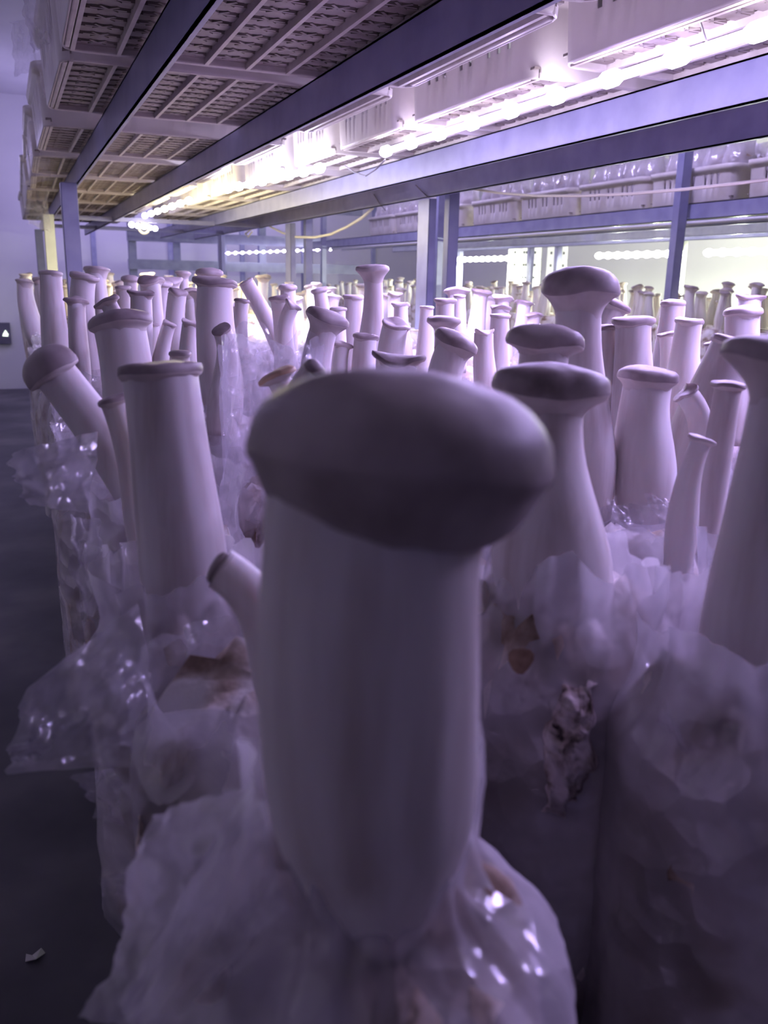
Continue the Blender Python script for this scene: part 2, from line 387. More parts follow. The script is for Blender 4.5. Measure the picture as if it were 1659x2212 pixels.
ords = ['first', 'second', 'third', 'fourth', 'fifth', 'sixth', 'seventh', 'eighth', 'ninth', 'tenth', 'eleventh', 'twelfth']
ordb = ['thirteenth', 'fourteenth', 'fifteenth', 'sixteenth', 'seventeenth', 'eighteenth', 'nineteenth', 'twentieth']
AY = [(.50, .93), (.98, 1.445), (1.50, 1.955), (2.16, 2.60), (2.71, 3.18), (3.26, 3.74), (3.82, 4.30), (4.37, 4.85), (4.92, 5.4), (5.47, 5.95)]
AX = [.365, .365, .368, .366, .36, .365, .36, .365, .37, .365]
for i, (y0, y1) in enumerate(AY):
    crate(AX[i], (y0 + y1) / 2, Z(ZR1), 'ribbed off-white crate overhead at the aisle edge, %s from the front of its row' % ords[i], 'crates on the upper shelf by the aisle', (y1 - y0) / .455)
BY = [(.22, .66), (.73, 1.20), (1.27, 1.74), (1.80, 2.18), (2.24, 2.56), (2.70, 3.15), (3.25, 3.72), (3.8, 4.26), (4.35, 4.8), (4.9, 5.35)]
for i, (y0, y1) in enumerate(BY):
    crate(1.052, (y0 + y1) / 2, Z(ZR1), 'off-white slotted crate above the violet LED strip, %s from the front in its row' % ords[i], 'crates on the upper shelf over the lights', (y1 - y0) / .455)
NY = [2.30, 2.86, 3.36, 3.88, 4.40, 4.98, 5.5, 6.0]
for i, y in enumerate(NY):
    crate(2.73, y if i == 0 else y - .27 + .235, Z(.31), 'cream slotted crate packed with white bags on the rack behind, %s from the right-hand end' % ords[i], 'crates on the rack behind')
# ------------------------------------------------------------------ growing bags
def substrate_mesh(r, h, seed, segs=28):
    v = []; f = []; lv = [0, .15, .4, .65, .85, .95, 1.0]
    rad = [.92, 1, 1, 1, .97, .80, .45]
    for z, q in zip(lv, rad):
        for k in range(segs):
            th = 2 * math.pi * k / segs
            n = 1 + .10 * fract((math.cos(th), math.sin(th), z * 3), 2.2, seed)
            v.append((r * q * n * math.cos(th), r * q * n * math.sin(th), h * z + .022 * fract((math.cos(th) * q, math.sin(th) * q, z), 3, seed + 5) * (z > .8)))
    L = len(lv)
    for i in range(L - 1):
        for k in range(segs): f.append((i * segs + k, i * segs + (k + 1) % segs, (i + 1) * segs + (k + 1) % segs, (i + 1) * segs + k))
    v.append((0, 0, h * 1.0)); c = len(v) - 1
    for k in range(segs): f.append(((L - 1) * segs + k, (L - 1) * segs + (k + 1) % segs, c))
    v.append((0, 0, 0)); c = len(v) - 1
    for k in range(segs): f.append((c, (k + 1) % segs, k))
    return v, f
def sleeve_mesh(r, h, top, neck, flare, seed, segs=40, rows=16, crumple=1.0, ecc=(0, 0), open_=1.0):
    """film tube: bag body to h, gathered towards the neck, ragged collar up to top; ecc moves the neck sideways"""
    v = []; f = []
    rng = random.Random(seed); ks = [(rng.choice((5, 7, 9, 11, 14)), rng.uniform(0, 6.28), rng.uniform(.5, 1)) for _ in range(4)]
    for i in range(rows + 1):
        t = i / rows
        z = top * t
        if z < h * .86: q = r * 1.03; g = .010
        else:
            s = (z - h * .86) / (top - h * .86)
            if s < .55: a = s / .55; a = a * a * (3 - 2 * a); q = r * 1.03 + (neck - r * 1.03) * a
            else: a = (s - .55) / .45; q = neck + (flare - neck) * a ** 1.3
            g = .02 + .10 * s
        sft = max(0, (z - h * .8) / (top - h * .8))
        for k in range(segs):
            th = 2 * math.pi * k / segs
            w = sum(a * math.sin(kk * th + p) for kk, p, a in ks) / 3
            rr = q * (1 + g * w * crumple)
            rr += r * crumple * (sft * .6 + .4) * (.10 * fract((math.cos(th), math.sin(th), z * 10), 2.2, seed) - .09 * (1 - min(1, 2.6 * abs(fract((math.cos(th) * 1.2, math.sin(th) * 1.2, z * 5), 1.7, seed + 8, 2)))) ** 2)
            zz = z
            if i == rows: zz += .016 * fract((math.cos(th), math.sin(th), 1), 1.3, seed + 3) * crumple
            elif i == rows - 1: zz += .008 * fract((math.cos(th), math.sin(th), 1), 1.3, seed + 3) * crumple
            v.append((rr * math.cos(th) + ecc[0] * sft, rr * math.sin(th) + ecc[1] * sft, zz))
    for i in range(rows):
        for k in range(segs):
            f.append((i * segs + k, i * segs + (k + 1) % segs, (i + 1) * segs + (k + 1) % segs, (i + 1) * segs + k))
    return v, f
H_BAG = .185
def bag(x, y, label, seed, group='growing bags under the mushrooms', r=.054, top=.235, neck=.045, flare=.052, segs=64, rows=26, crumple=1.0, ecc=(0, 0), h=H_BAG, z=None, m='film'):
    root = empty('growing_bag', (x, y, Z(ZB + .022) if z is None else z), label, 'bag', group)
    v, f = substrate_mesh(r * .97, h, seed, 36); link('substrate', v, f, M['mycelium'], root)
    v, f = sleeve_mesh(r, h, top, neck, flare, seed, segs, rows, crumple, ecc); link('plastic_film', v, f, M[m], root)
    return root
def film_sheet(root, corners, seed, nu=22, nv=22, amp=.006, name='film_flap', m='film_thin', ragged=.25, bulge=.0):
    """wrinkled free flap of film between four 3D corners c00 c10 c11 c01 (u from the bag outwards)"""
    c00, c10, c11, c01 = [np.array(c, float) for c in corners]; o = np.array(root.location)
    nrm = np.cross(c10 - c00, c01 - c00); nrm /= (np.linalg.norm(nrm) + 1e-9); v = []; f = []
    for i in range(nu + 1):
        for j in range(nv + 1):
            a, b = i / nu, j / nv
            b2 = b * (1 - ragged * b * (.5 + .5 * fract((a * 6, 0, 0), 1, seed)) * b)
            p = (c00 * (1 - a) + c10 * a) * (1 - b2) + (c01 * (1 - a) + c11 * a) * b2
            p = p + nrm * (amp * (fract((a * 3, b * 3, 0), 1.0, seed) + .5 * abs(fract((a * 8, b * 5, 3), 1, seed + 2))) + bulge * math.sin(a * math.pi) * b)
            v.append(p - o)
    for i in range(nu):
        for j in range(nv):
            q = i * (nv + 1) + j; f.append((q, q + 1, q + nv + 2, q + nv + 1))
    ob = link(name, v, f, M[m], root); return ob

# ------------------------------------------------------------------ mushrooms
def mushroom_geo(P, B, R, rn, rb, nrm, hd, hu, seed, segs=40, rows=16, bell=.32, wob=.05, dent=0, rim=.12, rbase=.75, up=2.2, dome=.95, off=0):
    """P rim centre, B base (both local), R cap radius, rn neck, rb belly radius, nrm cap normal. -> stem verts/faces, cap verts/faces/mat"""
    P, B, nrm = np.array(P), np.array(B), np.array(nrm, float); nrm /= np.linalg.norm(nrm)
    T = P - nrm * hu * R * .45 - HR * off * R; L = np.linalg.norm(T - B)
    up0 = (T - B) / L; up0 = up0 * .6 + np.array((0, 0, .4)); up0 /= np.linalg.norm(up0)
    c1 = B + up0 * L * .38; c2 = T - nrm * L * .38
    bez = lambda t: (1 - t) ** 3 * B + 3 * (1 - t) ** 2 * t * c1 + 3 * (1 - t) * t * t * c2 + t ** 3 * T
    ref = np.cross(nrm, (0.31, .95, .05)); ref /= np.linalg.norm(ref)
    sv = []; sf = []
    rng = random.Random(seed); p1, p2, p3 = [rng.uniform(0, 6.28) for _ in range(3)]
    for i in range(rows + 1):
        t = i / rows; c = bez(t); tg = bez(min(1, t + .02)) - bez(max(0, t - .02)); tg /= np.linalg.norm(tg)
        a = ref - tg * (ref @ tg); a /= np.linalg.norm(a); b = np.cross(tg, a)
        if t < bell: s = t / bell; s = math.sin(s * math.pi / 2); q = rb * rbase + (rb - rb * rbase) * s
        else: s = (t - bell) / (1 - bell); s = s * s * (3 - 2 * s); q = rb + (rn - rb) * s
        for k in range(segs):
            th = 2 * math.pi * k / segs
            w = 1 + wob * .6 * math.sin(2 * th + p1 + t * 2) + wob * .4 * math.sin(3 * th + p2 - t * 3) + .022 * fract((math.cos(th), math.sin(th), t * 2), 1.5, seed) + .008 * math.sin(11 * th + p3)
            sv.append(c + q * w * (a * math.cos(th) + b * math.sin(th)))
    for i in range(rows):
        for k in range(segs): sf.append((i * segs + k, i * segs + (k + 1) % segs, (i + 1) * segs + (k + 1) % segs, (i + 1) * segs + k))
    sf.append(tuple(range(segs))[::-1])
    # cap
    tg = nrm; a = ref - tg * (ref @ tg); a /= np.linalg.norm(a); b = np.cross(tg, a)
    prof = []
    NU = 7
    for i in range(NU):
        s = i / (NU - 1); prof.append((rn * .97 + (R * .95 - rn * .97) * s ** up, -hu * R * (1 - s) ** 1.0 - rim * .45 * R * s, 1))
    prof += [(R * .99, -rim * .25 * R, 1), (R * 1.0, 0.0, 0), (R * .985, rim * .35 * R, 0)]
    ND = 8
    for i in range(1, ND + 1):
        s = i / ND; x = math.cos(s * math.pi / 2) ** .9
        prof.append((R * .985 * math.cos(s * math.pi / 2) ** dome if i < ND else .0001, rim * .35 * R + (hd * R - rim * .35 * R) * math.sin(s * math.pi / 2) - dent * R * s * s, 0))
    cv = []; cf = []; fm = []
    for (q, z, mi) in prof:
        for k in range(segs):
            th = 2 * math.pi * k / segs; e = min(1, q / R)
            w = 1 + e * (wob * 1.3 * math.sin(2 * th + p2) + wob * .8 * math.sin(3 * th + p3) + wob * .4 * math.sin(5 * th + p1))
            zz = z + R * e * e * wob * (1.2 * math.sin(2 * th + p1) + .7 * math.sin(3 * th + p2)) + R * .035 * fract((q / R * math.cos(th), q / R * math.sin(th), .3), 1.8, seed)
            cv.append(P + q * w * (a * math.cos(th) + b * math.sin(th)) + nrm * zz)
    for i in range(len(prof) - 1):
        for k in range(segs):
            cf.append((i * segs + k, i * segs + (k + 1) % segs, (i + 1) * segs + (k + 1) % segs, (i + 1) * segs + k)); fm.append(prof[i + 1][2])
    return sv, sf, cv, cf, fm
def cap_normal(tr, ta):
    n = np.array((0, 0, 1.0)) + HR * math.tan(math.radians(max(-80, min(80, tr)))) + HF * math.tan(math.radians(max(-80, min(80, ta))))
    return n / np.linalg.norm(n)
ZBT = Z(ZB + .022 + H_BAG - .004)       # top of the substrate
BASES = []
def mush(u, v, w, n, bl, bu, bv, d, label, tr=0, ta=0, hd=.45, hu=.5, cap='cap', seed=None, wob=.04, dent=0, bell=.32, lean=0, group=None, rim=.26, segs=None, rbase=.75, up=2.2, skin=False, dome=.95, off=0):
    P = at_depth(u, v, d); s = (P - np.array((0, 0, EYE))) @ HF
    B = at_forward(bu, bv, s + lean)
    R = w * d / FPX / 2; rn = n * d / FPX / 2; rb = bl * d / FPX / 2
    if B[2] > ZBT:
        dirn = (B - P); dirn /= abs(dirn[2]) + 1e-6
        dirn[:2] *= .5
        B = B + dirn * (B[2] - ZBT)
    B[2] = min(B[2], ZBT)
    seed = seed if seed is not None else int(u * 3 + v)
    segs = segs or (48 if d < .5 else 32 if d < .9 else 22)
    root = empty('king_oyster_mushroom', tuple(B), label, 'mushroom', group)
    sv, sf, cv, cf, fm = mushroom_geo(P - B, np.zeros(3), R, rn, rb, cap_normal(tr, ta), hd, hu, seed, segs, 18 if d < .9 else 12, bell, wob, dent, rim, rbase, up, dome, off)
    link('stem', sv, sf, M['stem'], root); link('cap', cv, cf, [M[cap], M['gill'] if not skin else M[cap]], root, fm=fm)
    BASES.append((B[0], B[1], d, rb))
    return root
G = 'mushrooms on the near shelf'
# u, v, cap w, neck w, belly w, base u, base v, depth
mush(862, 992, 655, 480, 500, 812, 2015, .185, 'huge blurred king oyster mushroom standing in the middle, closest of all', tr=4, ta=9, hd=.60, hu=.46, bell=.42, wob=.015, rbase=.45, group=G, rim=.24, up=.6, skin=True, dome=1.05, off=.13)
mush(345, 800, 182, 158, 196, 432, 1600, .42, 'tall king oyster mushroom with flat brown cap, standing left of the huge central one', tr=-6, ta=4, hd=.2, hu=.25, rim=.3, bell=.5, group=G, wob=.03)
mush(113, 800, 126, 88, 108, 330, 1120, .50, 'king oyster mushroom leaning far out over the aisle with dark round cap', tr=-34, ta=-6, hd=.85, hu=.3, rim=.4, dome=1.15, group=G)
mush(245, 865, 72, 56, 66, 300, 1130, .46, 'small half-hidden mushroom wedged between the leaning one and the tall flat-capped one', tr=-18, hd=.3, hu=.4, group=G)
mush(257, 696, 134, 106, 122, 285, 930, .62, 'stout mushroom with domed grey-lilac cap behind the leaning one', tr=-10, ta=4, hd=.4, hu=.35, group=G)
mush(110, 590, 50, 46, 60, 122, 760, 1.22, 'slim smooth mushroom at the aisle edge just below the pale post', tr=2, hd=.25, hu=.3, cap='cap_pale', group=G)
mush(182, 598, 64, 52, 60, 195, 780, 1.15, 'mushroom with slanted tan cap right at the foot of the dark blue post', tr=12, hd=.25, hu=.3, cap='cap_pale', group=G)
mush(165, 648, 50, 36, 46, 175, 790, 1.05, 'small mushroom with torn dark cap in front of the blue post', tr=4, hd=.2, hu=.5, wob=.12, group=G)
mush(465, 610, 95, 78, 98, 480, 800, .90, 'wide-stemmed mushroom with flat lilac cap, tallest left of the standing film', tr=5, hd=.25, hu=.25, cap='cap', group=G)
mush(452, 590, 58, 40, 52, 455, 760, 1.15, 'pale cap peeking over the wide-stemmed flat-capped mushroom', hd=.4, hu=.4, cap='cap_pale', group=G)
mush(396, 590, 33, 20, 26, 398, 700, 1.9, 'bright trumpet-shaped mushroom glowing yellowish under the far light', hd=.3, hu=.9, cap='cap_pale', group=G)
mush(324, 606, 60, 46, 52, 335, 760, 1.2, 'mushroom with stacked double grey caps left of the glowing trumpet', ta=-6, hd=.35, hu=.4, wob=.09, group=G)
mush(348, 612, 52, 40, 50, 345, 760, 1.3, 'cream lit mushroom right behind the double-capped one', tr=10, hd=.3, hu=.3, cap='cap_pale', group=G)
mush(304, 634, 52, 44, 54, 296, 770, 1.0, 'mushroom with lumpy torn brown cap before the double-capped one', hd=.2, hu=.4, wob=.14, group=G)
mush(384, 632, 44, 38, 46, 388, 770, 1.1, 'mushroom with small stepped cap beside the glowing trumpet', tr=12, hd=.4, hu=.4, wob=.09, group=G)
mush(281, 604, 38, 28, 34, 284, 720, 1.6, 'small yellow-lit round-capped mushroom left of the double-capped one', hd=.5, hu=.4, cap='cap_pale', group=G)
mush(265, 622, 36, 30, 36, 272, 750, 1.3, 'small mushroom with grey cap between the blue post and the lumpy one', hd=.3, hu=.4, group=G)
mush(232, 652, 56, 34, 44, 262, 760, 1.02, 'bent mushroom with curled edge leaning beside the torn dark cap', tr=-28, hd=.3, hu=.4, wob=.1, group=G)
mush(412, 696, 44, 36, 48, 410, 850, .98, 'narrow cream mushroom with curled cap in front of the wide-stemmed one', tr=10, hd=.15, hu=.5, cap='cap_pale', wob=.1, group=G)
mush(366, 700, 34, 30, 44, 342, 830, 1.02, 'bent mushroom with rolled lip left of the narrow cream one', tr=20, hd=.3, hu=.4, cap='cap_pale', wob=.1, group=G)
mush(330, 702, 30, 27, 42, 326, 830, 1.05, 'plain slim mushroom with tiny cap behind the domed grey-lilac one', hd=.3, hu=.3, cap='cap_pale', group=G)
mush(478, 712, 42, 40, 58, 470, 880, .86, 'dark mushroom bearing a small lilac disc-like cap left of the standing film', tr=-16, ta=-35, hd=.2, hu=.4, group=G)
mush(523, 650, 36, 30, 36, 527, 800, 1.02, 'small brown-capped mushroom right of the wide-stemmed one', tr=8, hd=.3, hu=.3, group=G)
mush(532, 610, 34, 32, 44, 600, 720, 1.15, 'bare pale mushroom leaning strongly behind the standing film', tr=-30, hd=.25, hu=.3, cap='cap_pale', group=G)
mush(390, 766, 50, 40, 46, 395, 930, .56, 'little brown cap just showing over the tall flat-capped mushroom', hd=.4, hu=.4, group=G)
mush(706, 690, 96, 60, 72, 682, 870, .78, 'mushroom with tilted brown umbrella cap and streaked stem right of the standing film', tr=18, ta=2, hd=.45, hu=.75, group=G)
mush(598, 812, 86, 50, 60, 665, 960, .46, 'tan curved-edged cap behind the left rim of the huge mushroom', tr=-26, hd=.3, hu=.4, cap='cap_tan', group=G)
mush(676, 800, 50, 50, 58, 655, 930, .40, 'rounded finger-like young mushroom slanting across the tan cap', tr=42, hd=.9, hu=.3, rim=.5, group=G, cap='cap')
mush(740, 744, 44, 32, 46, 738, 870, .82, 'small grey mushroom right of the tilted umbrella cap', tr=10, hd=.25, hu=.4, cap='cap_pale', wob=.09, group=G)
mush(790, 728, 58, 50, 62, 790, 870, .82, 'shaded mushroom with drooping cap left of the dented one', tr=6, hd=.3, hu=.3, group=G)
mush(855, 700, 60, 56, 80, 850, 850, .86, 'broad mushroom with dented sideways cap left of the bright blue post', tr=14, ta=-18, hd=.2, hu=.25, dent=.25, cap='cap_pale', wob=.08, group=G)
mush(862, 775, 112, 80, 84, 866, 880, .60, 'flat wrinkled twin cap just above the huge mushroom', tr=3, hd=.15, hu=.35, wob=.1, group=G)
mush(985, 742, 98, 76, 84, 978, 900, .68, 'brown lopsided cap above the right shoulder of the huge mushroom', tr=24, ta=-4, hd=.5, hu=.6, group=G)
mush(960, 692, 78, 40, 44, 962, 850, .86, 'trumpet-shaped mushroom with wide pale funnel cap right of the blue post', hd=.25, hu=.75, cap='cap_pale', group=G)
mush(962, 650, 50, 40, 46, 966, 800, 1.12, 'pale mushroom standing right behind the funnel-capped one', hd=.25, hu=.4, cap='cap_pale', group=G)
mush(806, 583, 72, 40, 62, 793, 760, 1.0, 'tall brightly lit white mushroom with flared cap left of the blue post', tr=-3, hd=.32, hu=.95, cap='cap_pale', group=G)
mush(764, 643, 44, 40, 48, 758, 760, 1.3, 'bright blown-white mushroom left of the tall flared one', hd=.3, hu=.3, cap='cap_pale', group=G, wob=.08)
mush(690, 628, 40, 30, 42, 680, 740, 1.35, 'white slanted-cap mushroom in the brightest light before the dark far post', tr=-14, hd=.35, hu=.4, cap='cap_pale', group=G)
mush(730, 668, 40, 34, 44, 728, 760, 1.2, 'small lit mushroom above the tilted umbrella cap', hd=.3, hu=.3, cap='cap_pale', group=G)
mush(866, 658, 38, 32, 44, 872, 770, 1.3, 'small bright mushroom with split cap left of the blue post foot', hd=.25, hu=.35, cap='cap_pale', wob=.1, group=G)
mush(922, 664, 32, 28, 40, 918, 780, 1.3, 'slim bright mushroom right at the foot of the bright blue post', hd=.2, hu=.3, cap='cap_pale', group=G)
mush(603, 645, 46, 38, 44, 612, 760, 1.05, 'rolled-edge mushroom just above the standing film', tr=-10, hd=.3, hu=.4, wob=.12, group=G)
mush(632, 660, 40, 30, 40, 640, 770, 1.0, 'drooping small mushroom with folded cap over the standing film', tr=30, hd=.35, hu=.4, wob=.12, group=G)
mush(622, 622, 42, 32, 38, 625, 740, 1.4, 'pale round-capped mushroom behind the rolled-edge one', hd=.4, hu=.4, cap='cap_pale', group=G)
mush(1081, 664, 44, 38, 44, 1083, 780, 1.15, 'mushroom with notched cap rising behind the double-lipped one', hd=.2, hu=.4, wob=.1, group=G)
mush(1080, 683, 44, 40, 48, 1080, 830, 1.05, 'double-lipped slim mushroom left of the big domed one', hd=.25, hu=.25, cap='cap_pale', group=G)
mush(1046, 716, 46, 40, 50, 1052, 850, 1.0, 'short mushroom with frayed cap left of the double-lipped one', hd=.1, hu=.35, wob=.12, cap='cap_pale', group=G)
mush(993, 640, 28, 24, 32, 995, 740, 1.5, 'bottle-shaped small mushroom right behind the funnel-capped one', hd=.3, hu=.3, cap='cap_pale', group=G)
mush(1253, 628, 166, 100, 142, 1270, 985, .56, 'big mushroom with domed purple-grey cap, tallest of the right-hand group', hd=.62, hu=.7, bell=.3, rim=.24, group=G)
mush(1177, 742, 164, 108, 120, 1182, 880, .50, 'mushroom with broad domed cap in front of the big domed one', tr=4, ta=3, hd=.5, hu=.34, group=G)
mush(1190, 845, 250, 150, 268, 1212, 1540, .38, 'large mushroom with wavy pointed cap right behind the huge central one', tr=4, ta=6, hd=.50, hu=.5, bell=.5, wob=.04, dome=1.25, group=G)
mush(1402, 815, 136, 104, 142, 1388, 1120, .58, 'neat mushroom with small lilac cap and thick waist at right of the wavy-capped one', tr=5, hd=.35, hu=.45, group=G)
mush(1328, 660, 68, 52, 60, 1310, 830, .82, 'dark tilted cap directly right of the big domed mushroom', tr=24, hd=.4, hu=.5, group=G)
mush(1308, 708, 50, 46, 56, 1316, 850, .76, 'shadowed mushroom between the big domed one and the thick pale one', tr=-8, hd=.3, hu=.3, group=G)
mush(1368, 695, 90, 76, 100, 1372, 900, .74, 'thick pale mushroom with tilted flat cap behind the neat lilac-capped one', tr=-4, hd=.28, hu=.3, cap='cap_pale', group=G)
mush(1455, 656, 56, 52, 78, 1440, 820, .95, 'broad mushroom at the foot of the leaning dark post', hd=.35, hu=.3, cap='cap_pale', group=G)
mush(1490, 694, 66, 58, 92, 1478, 890, .80, 'bottle-shaped mushroom with frayed cap rim in front of the leaning post', tr=4, hd=.2, hu=.3, cap='cap_pale', wob=.08, group=G)
mush(1444, 722, 46, 40, 50, 1440, 850, .84, 'small shaded mushroom tucked left of the frayed bottle-shaped one', tr=-12, hd=.2, hu=.3, group=G)
mush(1602, 674, 78, 66, 76, 1596, 850, .86, 'mushroom with lopsided pale violet cap at the right, behind the leaning pair', tr=-8, hd=.35, hu=.35, wob=.08, group=G)
mush(1620, 642, 56, 46, 54, 1618, 800, 1.05, 'mushroom with flat frayed grey cap over the lopsided violet one', hd=.15, hu=.3, wob=.09, group=G)
mush(1585, 745, 104, 92, 130, 1490, 1010, .62, 'thick mushroom leaning to one side behind the thin curled one', tr=18, hd=.3, hu=.3, group=G)
mush(1540, 742, 40, 32, 40, 1520, 860, .72, 'small mushroom crammed behind the thick leaning one', tr=-14, hd=.25, hu=.3, group=G)
mush(1574, 832, 76, 56, 72, 1525, 1130, .50, 'slim mushroom with flat lilac cap beside the one cut by the right edge', tr=2, hd=.25, hu=.35, group=G)
mush(1516, 950, 60, 44, 72, 1478, 1140, .46, 'short mushroom with small hat-like cap below the flat lilac-capped one', tr=16, hd=.25, hu=.35, cap='cap_pale', group=G)
mush(1478, 848, 56, 46, 50, 1500, 1040, .60, 'thin curled blade-like mushroom right of the neat lilac-capped one', tr=-48, hd=.12, hu=.25, wob=.14, group=G)
mush(1700, 775, 262, 120, 330, 1640, 1720, .32, 'big mushroom cut by the right edge, with long stem swelling towards its base', tr=6, ta=6, hd=.35, hu=.8, bell=.2, rbase=.8, group=G)
mush(470, 1225, 74, 92, 130, 590, 1440, .29, 'small stubby mushroom with dark blunt tip slanting beside the huge one', tr=-58, ta=-5, hd=.4, hu=.3, rim=.4, group=G)

# ------------------------------------------------------------------ distant mushrooms (shared meshes)
rng = random.Random(11)
PROTO = []
def proto(seed):
    r = random.Random(seed)
    h = r.uniform(.115, .15); rn = r.uniform(.012, .018); rb = rn * r.uniform(1.1, 1.45); R = rn * r.uniform(1.2, 1.6)
    n = np.array((r.uniform(-.2, .2), r.uniform(-.2, .2), 1.0))
    P = np.array((r.uniform(-.014, .014), r.uniform(-.014, .014), h))
    return mushroom_geo(P, np.zeros(3), R, rn, rb, n, r.uniform(.2, .5), r.uniform(.3, .7), seed, 14, 8, r.uniform(.2, .45), r.uniform(.04, .10))
PROTO_G = [proto(100 + k) for k in range(9)]
PMESH = []
def far_mush(x, y, z, k, s, rot, label, group):
    while len(PMESH) <= k: PMESH.append(None)
    if PMESH[k] is None:
        root = empty('king_oyster_mushroom', (x, y, z), label, 'mushroom', group)
        sv, sf, cv, cf, fm = PROTO_G[k]
        link('stem', sv, sf, M['stem'], root); link('cap', cv, cf, [M['cap_pale'] if k % 3 else M['cap'], M['gill']], root, fm=fm); PMESH[k] = root
        r = root
    else: r = dup(PMESH[k], (x, y, z), label=label, group=group)
    r.rotation_euler = (0, 0, rot); r.scale = (s, s, s * rng.uniform(.9, 1.1)); return r
def project(p):
    c = MC @ (np.array(p) - np.array((0, 0, EYE))); return CX + FPX * c[0] / c[2], CY + FPX * c[1] / c[2], c[2]
NEAR_W = ((150, 'left of the dark blue post'), (330, 'just right of the dark blue post'), (480, 'below the far glowing lights'), (620, 'below the distant bead lights'),
          (760, 'near the tall flared white one'), (890, 'beside the bright blue post'), (1e9, 'right of the bright blue post'))
BACK_W = ((1040, 'beside the twin posts'), (1240, 'below the stacked white crates'), (1450, 'left of the leaning dark post'), (1e9, 'right of the leaning dark post'))
def where(x, y, z, table):
    u = project((x, y, z))[0]
    return next(t for lim, t in table if u < lim)
n_far = 0
rows_far = []
y = 1.50
while y < 5.6:
    for x0 in (.075, .21, .345, .48, .78, .91, 1.05, 1.18):
        rows_far.append((x0 + rng.uniform(-.04, .04), y + rng.uniform(-.045, .045)))
    y += .125 if y < 3 else .19
for x, yy in rows_far:
    if n_far >= 104: break
    if rng.random() < .42: continue
    far_mush(x, yy, ZBT - .01, rng.randrange(9), rng.uniform(.88, 1.14), rng.uniform(0, 6.28),
             'small pale mushroom in the near shelf\'s far crowd, ' + where(x, yy, ZBT + .1, NEAR_W), 'crowd of mushrooms far back on the near shelf'); n_far += 1
n_nb = 0
y = 2.50
while y < 7.2:
    for x0 in (2.43, 2.52, 2.62, 2.74, 2.9):
        if rng.random() < (.12 if x0 < 2.6 else .5): continue
        if n_nb >= 138: break
        xa, ya = x0 + rng.uniform(-.03, .03), y + rng.uniform(-.035, .035)
        far_mush(xa, ya, ZBT - .01, rng.randrange(9), rng.uniform(.9, 1.2), rng.uniform(0, 6.28),
                 'grey-white mushroom crowded on the rack behind, ' + where(xa, ya, ZBT + .1, BACK_W), 'crowd of mushrooms on the rack behind'); n_nb += 1
    y += .085 if y < 4.6 else .16

# ------------------------------------------------------------------ bags under the near mushrooms
print('BASES'); 
for i, bb in enumerate(BASES): print(i, [round(float(q), 3) for q in bb])
b0 = BASES[0]
def px_bag(i, label, seed, **kw):
    return bag(BASES[i][0] + kw.pop('dx', 0), BASES[i][1] + kw.pop('dy', 0), label, seed, **kw)
main_bag = px_bag(0, 'translucent growing bag gathered around the foot of the huge central mushroom', 3, dx=0, dy=.012, top=.225, neck=.030, flare=.030, segs=120, rows=44, crumple=1.1, r=.056, m='film_near')
left_bag = px_bag(1, 'growing bag with a wide torn film flap hanging over the aisle', 5, dx=.0, dy=.0, h=.172, top=.192, neck=.044, flare=.046, segs=96, rows=36, crumple=1.2, ecc=(-.0, 0), m='film_near')
wavy_bag = px_bag(50, 'stained growing bag under the wavy-capped mushroom, with crumbling substrate at its side', 7, top=.222, neck=.040, flare=.038, h=.198, segs=96, rows=36, m='film_near')
right_bag = px_bag(65, 'growing bag with shiny folded film under the mushroom cut by the right edge', 9, dx=-.012, top=.215, neck=.046, flare=.046, segs=96, rows=36, m='film_near')
placed = [(o.location.x, o.location.y) for o in (main_bag, left_bag, wavy_bag, right_bag)]
stand = at_depth(586, 880, .76)
standing = bag(stand[0], stand[1], 'tall crumpled clear film sleeve standing empty behind the tall left mushroom', 21, top=.288, neck=.042, flare=.043, segs=80, rows=40, crumple=1.3, r=.046, h=.15, m='film_clear')
placed.append((stand[0], stand[1]))
PB = []
for k in range(4):
    PB.append((sleeve_mesh(.053, H_BAG, .196 + .010 * (k % 3), .045, .049, 40 + k, 44, 18, .8), substrate_mesh(.0515, H_BAG, 40 + k, 20)))
pb_root = [None] * 4
nbg = 0
for i in range(19):
    for ci, x0 in enumerate((.075, .21, .345, .48, .77, .905, 1.04, 1.175)):
        x, y = x0 + rng.uniform(-.008, .008), .17 + i * .125 + rng.uniform(-.008, .008)
        if any((x - a) ** 2 + (y - b) ** 2 < .098 ** 2 for a, b in placed): continue
        if y < .13: continue
        if (x - .0) ** 2 + y ** 2 < .13 ** 2: continue
        k = rng.randrange(4)
        lb = 'film growing bag on the near shelf, %s from the aisle, %s row back' % (ords[ci], ('%s' % ords[i] if i < 12 else ordb[i - 12]))
        if pb_root[k] is None:
            r = empty('growing_bag', (x, y, Z(ZB + .022)), lb, 'bag', 'growing bags under the mushrooms')
            link('substrate', *PB[k][1], M['mycelium'], r); link('plastic_film', *PB[k][0], M['film'], r); pb_root[k] = r
        else:
            r = dup(pb_root[k], (x, y, Z(ZB + .022)), (0, 0, rng.uniform(0, 6.28)), label=lb)
        nbg += 1
